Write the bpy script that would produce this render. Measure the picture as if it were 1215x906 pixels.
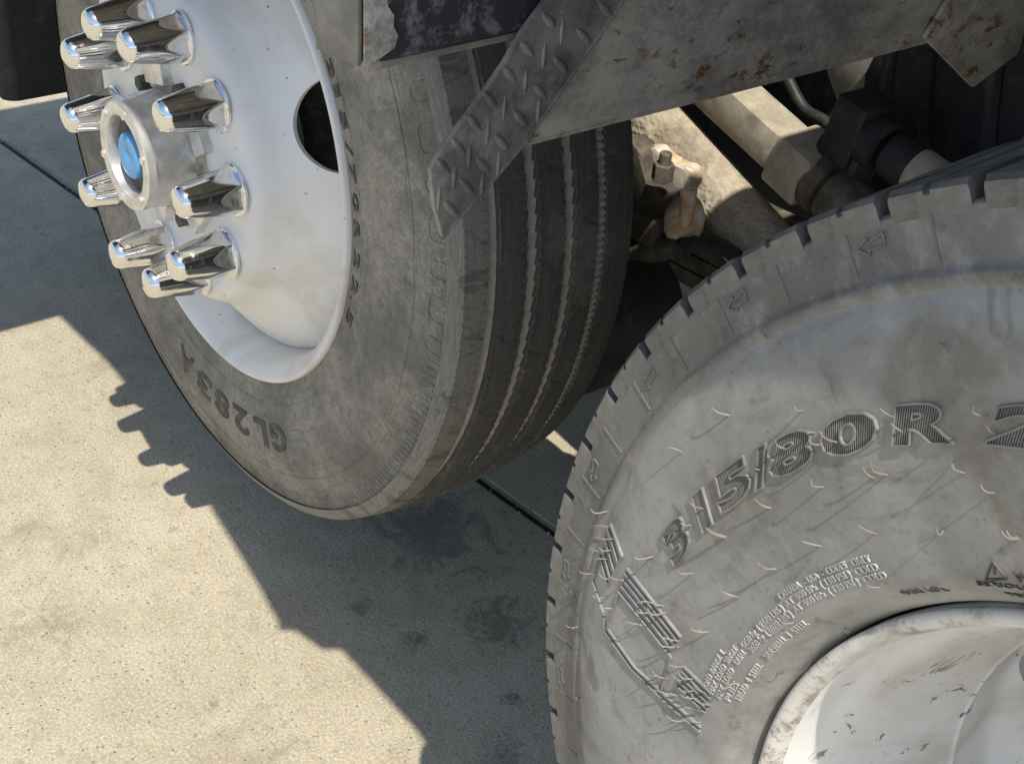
import bpy, bmesh, math, random
from mathutils import Vector, Matrix
random.seed(7)
PI = math.pi
for o in list(bpy.data.objects): bpy.data.objects.remove(o)
S = bpy.context.scene
C = bpy.context.collection

# ------------------------------------------------------------------ camera
# truck frame: +x along the truck (from the steer wheel to the rear wheel), +y inboard, z up
CAM = Vector((1.44618, -0.81114, 1.23372))
RT = [Vector((0.605358, 0.793202, 0.06613)), Vector((0.478664, -0.296406, -0.826453)), Vector((-0.635943, 0.531954, -0.559108))]
F, CX, CY = 1571.48, 607.5, 453.0
cd = bpy.data.cameras.new('camera'); cam = bpy.data.objects.new('camera', cd); C.objects.link(cam)
r, d, f = RT
cam.matrix_world = Matrix(((r.x, -d.x, -f.x, CAM.x), (r.y, -d.y, -f.y, CAM.y), (r.z, -d.z, -f.z, CAM.z), (0, 0, 0, 1)))
cd.sensor_width = 36; cd.lens = F * 36 / 1215; cd.clip_start = 0.02; cd.clip_end = 2000
S.camera = cam

def ray(px, py):
    return (RT[0] * ((px - CX) / F) + RT[1] * ((py - CY) / F) + RT[2]).normalized()
def hit(px, py, n, d0):
    v = ray(px, py); n = Vector(n); return CAM + v * ((d0 - n.dot(CAM)) / n.dot(v))
def hx(px, py, x): return hit(px, py, (1, 0, 0), x)
def hy(px, py, y): return hit(px, py, (0, 1, 0), y)
def hz(px, py, z): return hit(px, py, (0, 0, 1), z)

# ------------------------------------------------------------------ sky, sun, exposure
SUN = Vector((-0.485, 0.195, -1.0)).normalized()          # direction the light travels
w = bpy.data.worlds.new('World'); S.world = w; w.use_nodes = True
nt = w.node_tree; bg = nt.nodes['Background']
sky = nt.nodes.new('ShaderNodeTexSky'); sky.sky_type = 'NISHITA'; sky.sun_disc = False
sky.sun_elevation = math.asin(-SUN.z); sky.sun_rotation = math.atan2(-SUN.x, -SUN.y)
nt.links.new(sky.outputs[0], bg.inputs[0]); bg.inputs[1].default_value = 0.12
sl = bpy.data.lights.new('sun', 'SUN'); sl.energy = 3.8; sl.angle = math.radians(0.5); sl.color = (1, 0.92, 0.79)
so = bpy.data.objects.new('sun', sl); C.objects.link(so); so.location = (3, -1, 8)
so.rotation_euler = SUN.to_track_quat('-Z', 'Y').to_euler()
S.view_settings.view_transform = 'Standard'; S.view_settings.look = 'None'
S.view_settings.exposure = 0.35; S.view_settings.gamma = 1
S.view_settings.use_curve_mapping = False

# ------------------------------------------------------------------ materials
class NB:
    def __init__(s, name):
        s.m = bpy.data.materials.new(name); s.m.use_nodes = True; s.t = s.m.node_tree
        s.b = s.t.nodes['Principled BSDF']; s.tc = s.n('TexCoord')
    def n(s, k): return s.t.nodes.new('ShaderNode' + k)
    def l(s, a, b): s.t.links.new(a, b)
    def noise(s, sc, det=6, rough=.6, stretch=None, dist=0, co=None):
        x = s.n('TexNoise'); x.inputs['Scale'].default_value = sc; x.inputs['Detail'].default_value = det
        x.inputs['Roughness'].default_value = rough; x.inputs['Distortion'].default_value = dist
        src = co or s.tc.outputs['Object']
        if stretch:
            mp = s.n('Mapping'); mp.inputs['Scale'].default_value = stretch[:3]
            if len(stretch) > 3: mp.inputs['Rotation'].default_value = stretch[3:]
            s.l(src, mp.inputs[0]); src = mp.outputs[0]
        s.l(src, x.inputs['Vector']); return x.outputs['Fac']
    def voro(s, sc, feat='F1', stretch=None, rnd=1):
        x = s.n('TexVoronoi'); x.inputs['Scale'].default_value = sc; x.feature = feat; x.inputs['Randomness'].default_value = rnd
        src = s.tc.outputs['Object']
        if stretch:
            mp = s.n('Mapping'); mp.inputs['Scale'].default_value = stretch[:3]
            if len(stretch) > 3: mp.inputs['Rotation'].default_value = stretch[3:]
            s.l(src, mp.inputs[0]); src = mp.outputs[0]
        s.l(src, x.inputs['Vector']); return x.outputs['Distance']
    def ramp(s, v, a, b, lo=0., hi=1.):
        x = s.n('MapRange'); x.interpolation_type = 'SMOOTHSTEP'
        for i, q in enumerate((a, b, lo, hi)): x.inputs[i + 1].default_value = q
        s.l(v, x.inputs[0]); return x.outputs[0]
    def mix(s, fac, a, b, mode='MIX'):
        x = s.n('Mix'); x.data_type = 'RGBA'; x.blend_type = mode
        for sock, v in ((x.inputs[0], fac), (x.inputs[6], a), (x.inputs[7], b)):
            if isinstance(v, (int, float)): sock.default_value = v
            elif isinstance(v, tuple): sock.default_value = v + (1,)
            else: s.l(v, sock)
        return x.outputs[2]
    def math(s, op, a, b=0.):
        x = s.n('Math'); x.operation = op
        for i, v in enumerate((a, b)):
            if isinstance(v, (int, float)): x.inputs[i].default_value = v
            else: s.l(v, x.inputs[i])
        return x.outputs[0]
    def radius(s):          # distance from the wheel axis (object z)
        sp = s.n('SeparateXYZ'); s.l(s.tc.outputs['Object'], sp.inputs[0])
        return s.math('SQRT', s.math('ADD', s.math('MULTIPLY', sp.outputs[0], sp.outputs[0]), s.math('MULTIPLY', sp.outputs[1], sp.outputs[1])))
    def polar(s, ks):       # (angle, radius, axial) coordinates for streaks round a wheel
        sp = s.n('SeparateXYZ'); s.l(s.tc.outputs['Object'], sp.inputs[0])
        cb = s.n('CombineXYZ'); s.l(s.math('MULTIPLY', s.math('ARCTAN2', sp.outputs[1], sp.outputs[0]), ks[0]), cb.inputs[0])
        s.l(s.math('MULTIPLY', s.radius(), ks[1]), cb.inputs[1]); s.l(s.math('MULTIPLY', sp.outputs[2], ks[2]), cb.inputs[2]); return cb.outputs[0]
    def bump(s, h, st, dist=.002, prev=None):
        x = s.n('Bump'); x.inputs['Strength'].default_value = st; x.inputs['Distance'].default_value = dist
        s.l(h, x.inputs['Height'])
        if prev is not None: s.l(prev, x.inputs['Normal'])
        return x.outputs[0]
    def done(s, col, rough=.7, metal=0., nrm=None, spec=.5):
        for k, v in (('Base Color', col), ('Roughness', rough), ('Metallic', metal), ('Specular IOR Level', spec)):
            if isinstance(v, (int, float)): s.b.inputs[k].default_value = v
            elif isinstance(v, tuple): s.b.inputs[k].default_value = v + (1,)
            else: s.l(v, s.b.inputs[k])
        if nrm is not None: s.l(nrm, s.b.inputs['Normal'])
        return s.m
M = {}
b = NB('concrete')
big = b.noise(1.6, 4, .55); mid = b.noise(14, 6, .65); fine = b.noise(230, 3, .7); grit = b.voro(260); pit = b.voro(75)
col = b.mix(b.ramp(big, .35, .68), (.48, .43, .325), (.555, .50, .385))
col = b.mix(b.ramp(mid, .40, .66, 0, .6), col, (.39, .345, .245)); col = b.mix(b.ramp(b.noise(9, 5, .7, stretch=(1, 2.2, 1, 0, 0, .5)), .5, .68, 0, .4), col, (.62, .57, .43))
col = b.mix(b.ramp(fine, .36, .50, .6, 0), col, (.31, .275, .205))
col = b.mix(b.ramp(fine, .52, .66, 0, .6), col, (.72, .67, .52))
col = b.mix(b.ramp(grit, .0, .30, .55, 0), col, (.24, .205, .15))
col = b.mix(b.ramp(b.noise(48, 4, .65), .56, .70, 0, .55), col, (.29, .255, .19))
col = b.mix(b.ramp(b.noise(5, 6, .65, dist=.6), .56, .72, 0, .55), col, (.27, .23, .18))
col = b.mix(b.ramp(pit, .03, .17, .75, 0), col, (.15, .125, .095))
def blot(x, y, r, nz):
    vd = b.n('VectorMath'); vd.operation = 'DISTANCE'; ge = b.n('NewGeometry'); b.l(ge.outputs['Position'], vd.inputs[0]); vd.inputs[1].default_value = (x, y, GZ0)
    return b.ramp(b.math('ADD', vd.outputs['Value'], b.math('MULTIPLY', b.noise(nz, 6, .7, dist=1.2), r * 2.8)), r * 1.35, r * 2.15, 1, 0)
GZ0 = -.18
for x, y, rr_, a_ in ((.10, .16, .20, .55), (.34, .12, .10, .55), (.42, .18, .05, .6), (.30, .0, .035, .7), (.20, -.03, .03, .6), (.47, .05, .03, .6), (-.02, -.42, .10, .28), (.3, -.62, .16, .22), (-.9, .2, .22, .35), (.25, -.3, .02, .5), (.56, -.02, .06, .4)):
    col = b.mix(b.math('MULTIPLY', blot(x, y, rr_, 3.2 / max(rr_, .05)), a_), col, (.11, .092, .08))
nr = b.bump(fine, .7, .003); nr = b.bump(b.ramp(pit, .0, .18), .6, .003, nr); nr = b.bump(mid, .3, .004, nr)
M['concrete'] = b.done(col, .92, 0, nr, .25)
b = NB('joint_filler'); M['joint'] = b.done(b.mix(b.noise(30), (.03, .028, .026), (.12, .11, .1)), .95, 0, b.bump(b.noise(60), .6, .004))
b = NB('asphalt_lot'); M['asphalt'] = b.done(b.mix(b.noise(40), (.045, .045, .045), (.09, .088, .085)), .95, 0, b.bump(b.noise(90), .6, .004))

# steer tyre rubber: black rubber under road dust
b = NB('steer_tyre_rubber')
rad = b.radius(); n1 = b.noise(9, 7, .65); n2 = b.noise(60, 6, .75, dist=.8); pc = b.polar((1.2, 60, 40)); st = b.noise(4, 6, .65, co=pc); wormy = b.noise(150, 4, .8, dist=1.8)
dust = b.math('MULTIPLY', b.ramp(n1, .32, .62, .45, 1), b.ramp(rad, .45, .515, 1, .45))
dust = b.math('MULTIPLY', dust, b.ramp(n2, .3, .66, .45, 1)); gv = b.ramp(rad, .504, .5075, 0, 1)
col = b.mix(dust, (.075, .073, .070), (.36, .335, .285))
col = b.mix(b.math('MULTIPLY', b.ramp(wormy, .5, .62, 0, .55), b.ramp(n1, .4, .6, .2, 1)), col, (.52, .485, .42))
col = b.mix(b.ramp(st, .54, .7, 0, .5), col, (.11, .105, .1))
col = b.mix(gv, col, b.mix(b.ramp(n2, .3, .7), (.50, .47, .41), (.68, .64, .56))); nr = b.bump(wormy, .25, .0012); nr = b.bump(b.noise(7, 4, .5, co=b.polar((.6, 120, 40))), .2, .002, nr)
M['rubber1'] = b.done(col, b.ramp(n2, .3, .7, .62, .9), 0, nr, .3)
b = NB('tread_rib_rubber')
n1 = b.noise(10, 6, .65); pc = b.polar((2, 30, 160)); st = b.noise(3.5, 6, .7, co=pc); sp = b.noise(120, 4, .75)
col = b.mix(b.ramp(st, .40, .75, 0, .6), (.085, .083, .079), (.22, .208, .186))
col = b.mix(b.ramp(n1, .52, .7, 0, .45), col, (.28, .26, .225)); col = b.mix(b.ramp(sp, .58, .7, 0, .3), col, (.38, .35, .3))
M['rib'] = b.done(col, .72, 0, b.bump(sp, .25, .0012), .35)
b = NB('shoulder_rib_rubber')
n1 = b.noise(7, 6, .65); pc = b.polar((4, 30, 220)); st = b.noise(5, 7, .75, co=pc); sp = b.noise(90, 5, .8, dist=1)
col = b.mix(b.ramp(st, .36, .70, 0, 1), (.19, .182, .17), (.33, .31, .27)); col = b.mix(b.ramp(b.noise(30, 5, .7, stretch=(1, 1, .3)), .52, .62, 0, .65), col, (.10, .097, .094))
col = b.mix(b.ramp(sp, .60, .70, 0, .6), col, (.6, .57, .5))
M['rib_worn'] = b.done(col, .7, 0, b.bump(sp, .3, .0015), .35)
b = NB('letter_rubber'); M['letter'] = b.done(b.mix(b.ramp(b.noise(50), .4, .7), (.045, .043, .042), (.13, .12, .105)), .6)
b = NB('letter_face_rubber'); M['letter2'] = b.done(b.mix(b.ramp(b.noise(50), .4, .7), (.055, .054, .052), (.11, .107, .10)), .75, 0, None, .2)
# rear tyre rubber: newer, greyed by dust, brown smears
b = NB('rear_tyre_rubber')
n1 = b.noise(6, 7, .6, dist=.4); n2 = b.noise(45, 6, .7); pc = b.polar((5, 26, 20)); st = b.noise(3, 7, .72, co=pc); fine = b.noise(240, 3, .7)
scr = b.noise(30, 3, .5, stretch=(1, 9, 1, 0, 0, .7))
col = b.mix(b.ramp(n1, .3, .7), (.23, .228, .219), (.40, .394, .372))
col = b.mix(b.ramp(st, .5, .74, 0, .5), col, (.14, .137, .13))
col = b.mix(b.ramp(b.noise(4.5, 5, .6, dist=1.2), .56, .68, 0, .6), col, (.16, .135, .10))
col = b.mix(b.ramp(b.noise(11, 5, .65, dist=1.5), .60, .70, 0, .6), col, (.135, .125, .108))
col = b.mix(b.ramp(scr, .66, .76, 0, .2), col, (.42, .41, .37))
col = b.mix(b.ramp(n2, .54, .72, 0, .35), col, (.44, .43, .40))
col = b.mix(b.ramp(n2, .30, .42, .55, 0), col, (.11, .108, .10))
col = b.mix(b.ramp(b.voro(60, stretch=(1, 1, 1)), .03, .09, .6, 0), col, (.10, .095, .085))
ck = b.n('TexVoronoi'); ck.feature = 'DISTANCE_TO_EDGE'; ck.inputs['Scale'].default_value = 8
wv = b.n('Vector' + 'Math'); wv.operation = 'ADD'; nz = b.n('TexNoise'); nz.inputs['Scale'].default_value = 25; b.l(b.tc.outputs['Object'], nz.inputs['Vector'])
scl = b.n('VectorMath'); scl.operation = 'SCALE'; scl.inputs['Scale'].default_value = .05; b.l(nz.outputs['Color'], scl.inputs[0])
b.l(b.tc.outputs['Object'], wv.inputs[0]); b.l(scl.outputs[0], wv.inputs[1]); b.l(wv.outputs[0], ck.inputs['Vector'])
shd = b.mix(b.ramp(n1, .3, .7), (.11, .108, .102), (.20, .193, .178)); shd = b.mix(b.ramp(n2, .5, .68, 0, .6), shd, (.30, .29, .265)); shd = b.mix(b.ramp(n2, .32, .44, .6, 0), shd, (.08, .078, .074))
col = b.mix(b.ramp(b.math('ADD', b.radius(), b.math('MULTIPLY', n1, .02)), .482, .494), col, shd)
crk = b.math('MULTIPLY', b.ramp(ck.outputs['Distance'], .001, .005, .8, 0), b.ramp(b.noise(3.5), .58, .66))
col = b.mix(crk, col, (.07, .066, .06))
mot = b.noise(17, 8, .75, dist=.5); col = b.mix(b.ramp(mot, .50, .70, 0, .30), col, (.46, .45, .42)); col = b.mix(b.ramp(mot, .32, .46, .4, 0), col, (.11, .108, .10))
nr = b.bump(n2, .22, .0014); nr = b.bump(fine, .2, .0006, nr)
M['rubber2'] = b.done(col, b.ramp(n2, .3, .7, .5, .75), 0, nr, .4)
b = NB('rear_tread_rubber'); n1 = b.noise(20, 6, .7)
M['tread2'] = b.done(b.mix(b.ramp(n1, .35, .7), (.06, .06, .06), (.16, .155, .147)), .75, 0, b.bump(b.noise(120), .3, .0012), .3)
b = NB('raised_rubber'); M['raised'] = b.done(b.mix(b.ramp(b.noise(60), .35, .7), (.19, .186, .175), (.30, .292, .27)), .6)
b = NB('rimlit_print'); M['print'] = b.done(b.mix(b.ramp(b.noise(60), .35, .7), (.44, .43, .40), (.60, .585, .55)), .5)  # lighter tone painted in so the letter tops look rim-lit
b = NB('hair_rubber'); M['hair'] = b.done(b.mix(b.noise(40), (.24, .225, .195), (.36, .34, .30)), .55)
# white wheel paint
def white(name, dirt):
    b = NB(name); n1 = b.noise(7, 6, .6, dist=.3); n2 = b.noise(40, 6, .7); v = b.voro(55)
    col = b.mix(b.ramp(n1, .3, .75), (.87, .87, .865), (.82, .805, .77))
    col = b.mix(b.ramp(b.noise(4, 5, .6, dist=1), .5, .7, 0, dirt), col, (.56, .49, .38))
    col = b.mix(b.math('MULTIPLY', b.ramp(v, .03, .12, 1, 0), b.ramp(b.noise(14), .46, .56)), col, (.12, .10, .08))
    col = b.mix(b.ramp(n2, .62, .75, 0, .3 * dirt), col, (.30, .25, .18))
    if dirt > .6:
        chip = b.math('MULTIPLY', b.ramp(b.noise(26, 7, .7, dist=.8), .60, .62), b.ramp(b.noise(5), .42, .56))
        col = b.mix(chip, col, (.17, .16, .145))
    return b.done(col, b.ramp(n2, .3, .7, .32, .55), 0, b.bump(n2, .06, .001), .5)
M['white'] = white('white_wheel_paint', .5); M['white_dirty'] = white('scuffed_white_paint', .75)
b = NB('flange_paint'); n2 = b.noise(55, 7, .8, dist=.3)
M['flange'] = b.done(b.mix(b.math('MULTIPLY', b.ramp(n2, .46, .62), b.ramp(b.noise(9, 4), .38, .6, .15, 1)), (.74, .72, .67), (.30, .265, .215)), .6, 0, b.bump(n2, .12, .001))
b = NB('chrome_plate'); gm = b.ramp(b.noise(70, 6, .75), .56, .72); M['chrome'] = b.done(b.mix(b.math('MULTIPLY', gm, .5), (.88, .89, .90), (.45, .42, .37)), b.ramp(b.noise(60, 6, .7), .42, .75, .045, .30), 1.0, b.bump(b.noise(25, 3), .07, .002))
b = NB('machined_aluminium'); n2 = b.noise(40, 6, .7)
M['alu'] = b.done(b.mix(b.ramp(n2, .4, .7), (.82, .81, .79), (.60, .58, .54)), b.ramp(n2, .3, .7, .26, .45), .75, b.bump(n2, .12, .001))
b = NB('dull_cast_hub'); n2 = b.noise(30, 6, .7); M['cast_hub'] = b.done(b.mix(b.ramp(n2, .4, .65), (.62, .60, .56), (.34, .32, .28)), .5, .5, b.bump(n2, .3, .002))
b = NB('blue_plastic'); M['blue'] = b.done(b.mix(b.noise(60), (.10, .33, .66), (.15, .42, .74)), .38)
b = NB('black_steel'); n2 = b.noise(35, 7, .72, dist=.4); n3 = b.noise(8, 5, .6)
col = b.mix(b.ramp(n2, .48, .62, 0, .8), (.05, .054, .064), (.27, .275, .285)); col = b.mix(b.math('MULTIPLY', b.ramp(n2, .60, .68), b.ramp(n3, .45, .6)), col, (.42, .42, .41))
M['blacksteel'] = b.done(col, .5, 0, b.bump(n2, .35, .0015), .5)
b = NB('scraped_steel'); n2 = b.noise(45, 7, .75); n3 = b.noise(20, 5, .6)
col = b.mix(b.ramp(n2, .38, .62), (.70, .70, .68), (.36, .355, .34)); col = b.mix(b.ramp(n3, .58, .68), col, (.34, .19, .07))
M['scraped'] = b.done(col, .55, .2, b.bump(n2, .5, .002))
b = NB('dusty_grey_steel'); n2 = b.noise(26, 6, .7); M['greysteel'] = b.done(b.mix(b.ramp(n2, .35, .7), (.22, .205, .18), (.36, .34, .30)), .75, 0, b.bump(n2, .3, .0015))
b = NB('rusting_panel')
n1 = b.noise(18, 8, .75, stretch=(1, 1, 1.6)); n2 = b.noise(90, 5, .75); n3 = b.noise(22, 6, .7, stretch=(1, 1.0, 1.9, .6, 0, 0)); n4 = b.noise(6, 4, .6)
col = b.mix(b.ramp(n1, .34, .62), (.33, .305, .265), (.62, .565, .48)); col = b.mix(b.ramp(n2, .55, .7, 0, .6), col, (.55, .52, .47))
col = b.mix(b.ramp(n2, .28, .40, .7, 0), col, (.13, .125, .115))
n5 = b.noise(60, 5, .75, stretch=(1, .35, 1, .6, 0, 0)); col = b.mix(b.ramp(n5, .60, .68, 0, .8), col, (.07, .066, .06)); col = b.mix(b.ramp(n5, .32, .38, .6, 0), col, (.68, .65, .58))
col = b.mix(b.math('MULTIPLY', b.ramp(n3, .55, .62), b.ramp(n4, .42, .56)), col, (.26, .115, .04))
nr = b.bump(n2, .5, .0018); nr = b.bump(n1, .4, .003, nr)
M['panel'] = b.done(col, .8, 0, nr, .3)
b = NB('checker_plate'); n2 = b.noise(24, 7, .7); n3 = b.noise(120, 4, .7)
col = b.mix(b.ramp(n2, .35, .68), (.15, .147, .14), (.36, .345, .32)); col = b.mix(b.ramp(n3, .58, .7, 0, .5), col, (.5, .485, .45))
M['checker'] = b.done(col, .62, .1, b.bump(n2, .25, .0015), .5)
b = NB('dusty_casting'); n2 = b.noise(55, 6, .7); v = b.voro(150, 'SMOOTH_F1')
col = b.mix(b.ramp(n2, .35, .68), (.38, .34, .265), (.52, .47, .375)); col = b.mix(b.ramp(b.noise(9, 6, .7), .48, .62, 0, .6), col, (.17, .135, .095))
M['casting'] = b.done(col, .9, 0, b.bump(v, .9, .004, b.bump(n2, .4, .002)), .2)
b = NB('dusty_tube'); n2 = b.noise(40, 6, .7)
col = b.mix(b.ramp(n2, .35, .7), (.36, .325, .26), (.50, .455, .37)); col = b.mix(b.ramp(b.noise(12, 6, .7), .50, .64, 0, .6), col, (.16, .13, .095)); col = b.mix(b.ramp(b.voro(28), .03, .1, .8, 0), col, (.06, .055, .05))
M['tube'] = b.done(col, .85, 0, b.bump(n2, .35, .002), .2)
b = NB('rust_casting'); n2 = b.noise(30, 6, .7); M['rustcast'] = b.done(b.mix(b.ramp(n2, .42, .66), (.74, .70, .62), (.55, .36, .18)), .85, 0, b.bump(n2, .5, .003))
b = NB('dark_dusty_plastic'); n2 = b.noise(25, 7, .75); n3 = b.noise(90, 5, .7)
col = b.mix(b.ramp(n2, .5, .75, 0, .7), (.022, .023, .026), (.10, .10, .10)); col = b.mix(b.ramp(n3, .66, .74, 0, .6), col, (.3, .29, .27))
M['dark'] = b.done(col, .55, 0, b.bump(n2, .3, .002), .5)
b = NB('grimy_steel'); n2 = b.noise(30, 6, .7); M['grime'] = b.done(b.mix(b.ramp(n2, .4, .7), (.075, .066, .055), (.20, .175, .14)), .85, 0, b.bump(n2, .5, .003))
b = NB('deck_steel'); n2 = b.noise(12, 6, .7); M['shade_deck'] = b.done(b.mix(b.ramp(n2, .4, .65), (.18, .18, .178), (.28, .265, .24)), .7, 0, b.bump(n2, .3, .003))

# ------------------------------------------------------------------ mesh helpers
def sharp(me, ang=35):
    bm = bmesh.new(); bm.from_mesh(me); c = math.radians(ang)
    for e in bm.edges: e.smooth = len(e.link_faces) == 2 and e.calc_face_angle(0) < c
    for p in bm.faces: p.smooth = True
    bm.to_mesh(me); bm.free()
def mesh(name, bm, mat, ang=35):
    bmesh.ops.recalc_face_normals(bm, faces=bm.faces[:])
    me = bpy.data.meshes.new(name); bm.to_mesh(me); bm.free(); sharp(me, ang); me.materials.append(M[mat]); return me
def put(name, me, parent=None, mw=None):
    o = bpy.data.objects.new(name, me); C.objects.link(o)
    if parent is not None: o.parent = parent
    if mw is not None: o.matrix_local = mw
    return o
def obj(name, bm, mat, parent=None, mw=None, ang=35): return put(name, mesh(name, bm, mat, ang), parent, mw)
def lathe(bm, prof, n=256, closed=False, fn=None):
    """rings round local z; prof = [(axial, radius)]"""
    rows = []
    for i, (a, rr) in enumerate(prof):
        row = []
        for k in range(n):
            t = 2 * PI * k / n; aa, r2 = (a, rr) if fn is None else fn(i, a, rr, t, k)
            row.append(bm.verts.new((r2 * math.cos(t), r2 * math.sin(t), aa)))
        rows.append(row)
    m = len(rows)
    for i in range(m if closed else m - 1):
        A, B = rows[i], rows[(i + 1) % m]
        for k in range(n):
            q = (k + 1) % n; bm.faces.new((A[k], A[q], B[q], B[k]))
    return rows
def disc_cap(bm, row): bm.faces.new(row)
def box(bm, c, s, rot=None, bev=0):
    v = bmesh.ops.create_cube(bm, size=1)['verts']
    mt = Matrix.Translation(c) @ (rot.to_4x4() if rot is not None else Matrix()) @ Matrix.Diagonal((*s, 1))
    bmesh.ops.transform(bm, matrix=mt, verts=v)
    if bev:
        es = {e for q in v for e in q.link_edges}
        bmesh.ops.bevel(bm, geom=list(es), offset=bev, segments=2, affect='EDGES', profile=.6)
def frame_of(z, up=Vector((0, 0, 1))):
    z = z.normalized(); x = up.cross(z)
    if x.length < 1e-4: x = Vector((1, 0, 0)).cross(z)
    x.normalize(); y = z.cross(x); return Matrix((x, y, z)).transposed()
def tube(bm, pts, rads, n=10, caps=True):
    rows = []; N = len(pts)
    if isinstance(rads, (int, float)): rads = [rads] * N
    for i, p in enumerate(pts):
        t = (pts[min(i + 1, N - 1)] - pts[max(i - 1, 0)]); R = frame_of(t)
        rows.append([bm.verts.new(p + R @ Vector((rads[i] * math.cos(2 * PI * k / n), rads[i] * math.sin(2 * PI * k / n), 0))) for k in range(n)])
    for A, B in zip(rows, rows[1:]):
        for k in range(n): bm.faces.new((A[k], A[(k + 1) % n], B[(k + 1) % n], B[k]))
    if caps: bm.faces.new(rows[0]); bm.faces.new(rows[-1])
def cyl(bm, p, q, rad, n=24, bev=.15):
    L = (q - p).length; d = (q - p).normalized(); e = min(rad * bev, L * .3)
    tube(bm, [p, p + d * .0002, p + d * e, q - d * e, q - d * .0002, q], [rad * (1 - bev) * .98, rad * (1 - bev), rad, rad, rad * (1 - bev), rad * (1 - bev) * .98], n)
def prism(bm, pts, off, bev=0):
    """polygon pts (Vectors) extruded by vector off"""
    A = [bm.verts.new(p) for p in pts]; B = [bm.verts.new(p + off) for p in pts]; n = len(pts)
    fs = [bm.faces.new(A[::-1]), bm.faces.new(B)]
    for i in range(n): fs.append(bm.faces.new((A[i], A[(i + 1) % n], B[(i + 1) % n], B[i])))
    if bev:
        bmesh.ops.bevel(bm, geom=list({e for q in fs for e in q.edges}), offset=bev, segments=2, affect='EDGES', profile=.6)

# ------------------------------------------------------------------ the ground
GZ = -.18               # the truck stands jacked up: its wheels hang clear of the yard
g = bmesh.new(); q = 400
g.faces.new([g.verts.new(p) for p in ((-q, -q, GZ - .016), (q, -q, GZ - .016), (q, q, GZ - .016), (-q, q, GZ - .016))])
ground = obj('ground', g, 'asphalt'); ground['kind'] = 'structure'; ground['label'] = 'concrete yard paved in large pale slabs'
JA = math.atan(.1194); JR = Matrix.Rotation(JA, 4, 'Z')
L = 4.5; g = bmesh.new(); box(g, (0, 0, -.10), (L - .013, L - .013, .20)); 
bmesh.ops.bevel(g, geom=[e for e in g.edges if all(v.co.z > -.01 for v in e.verts)], offset=.005, segments=2, affect='EDGES')
slab = mesh('concrete_slab', g, 'concrete', 60)
for i in range(-4, 4):
    for j in range(-4, 4):
        c = JR @ Vector(((i - .078) * L, (j + .5) * L, 0)) + Vector((0, .3015, GZ))
        put('concrete_slab', slab, ground, Matrix.Translation(c) @ JR)
g = bmesh.new()
for i in range(-4, 5):
    box(g, JR @ Vector((0, i * L, -.0115)) + Vector((0, .3015, GZ)), (36, .0135, .006), JR.to_3x3())
obj('joint_filler', g, 'joint', ground)

g = bmesh.new()
for k in range(260):
    x = random.uniform(-2.2, 1.2); off = random.gauss(0, .012) if k < 150 else random.uniform(-1.0, .6)
    rr = random.uniform(.0010, .0032); c = Vector((x, .3015 + .1194 * x + off, GZ + (rr * .5 if abs(off) > .009 else -.006)))
    v = bmesh.ops.create_icosphere(g, subdivisions=1, radius=rr)['verts']
    for q_ in v: q_.co = c + Vector((q_.co.x * random.uniform(.7, 1.3), q_.co.y * random.uniform(.7, 1.3), q_.co.z * .8))
grit = obj('grit', g, 'concrete'); grit['kind'] = 'stuff'; grit['label'] = 'loose pale grit scattered along the slab joint'; grit['category'] = 'grit'

# ------------------------------------------------------------------ the truck
truck = bpy.data.objects.new('truck', None); C.objects.link(truck)
truck['label'] = 'heavy truck with dusty steer tyre on white chrome-nutted wheel and new rear tyre'
truck['category'] = 'truck'

def wheel_matrix(c, A):
    A = Vector(A).normalized(); v = Vector((0, 0, 1)); u = v.cross(A).normalized() * 1.0
    # local x ~ +x of the truck, local y ~ up, local z = outward axis
    u = -u if u.x < 0 else u
    v = A.cross(u); m = Matrix((u, v, A)).transposed().to_4x4(); m.translation = Vector(c); return m
W1 = wheel_matrix((0, 0, .522), (.01788, -.99961, .02138))
W2 = wheel_matrix((1.39806, -.14526, .522), (-.0165, -.9998, -.0100))

def surf_fn(prof):
    def fn(r):
        for (a0, r0), (a1, r1) in zip(prof, prof[1:]):
            if min(r0, r1) <= r <= max(r0, r1) and r1 != r0:
                return a0 + (a1 - a0) * (r - r0) / (r1 - r0)
        return prof[-1][0] if r > prof[-1][1] else prof[0][0]
    return fn
def smooth(prof, n=4):
    """Catmull-Rom through the points"""
    out = []
    P = [prof[0]] + list(prof) + [prof[-1]]
    for i in range(1, len(P) - 2):
        for k in range(n):
            t = k / n; q = []
            for c in (0, 1):
                p0, p1, p2, p3 = (P[i + j][c] for j in (-1, 0, 1, 2))
                q.append(.5 * (2 * p1 + (p2 - p0) * t + (2 * p0 - 5 * p1 + 4 * p2 - p3) * t * t + (3 * p1 - p0 - 3 * p2 + p3) * t ** 3))
            out.append(tuple(q))
    out.append(tuple(prof[-1])); return out

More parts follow.
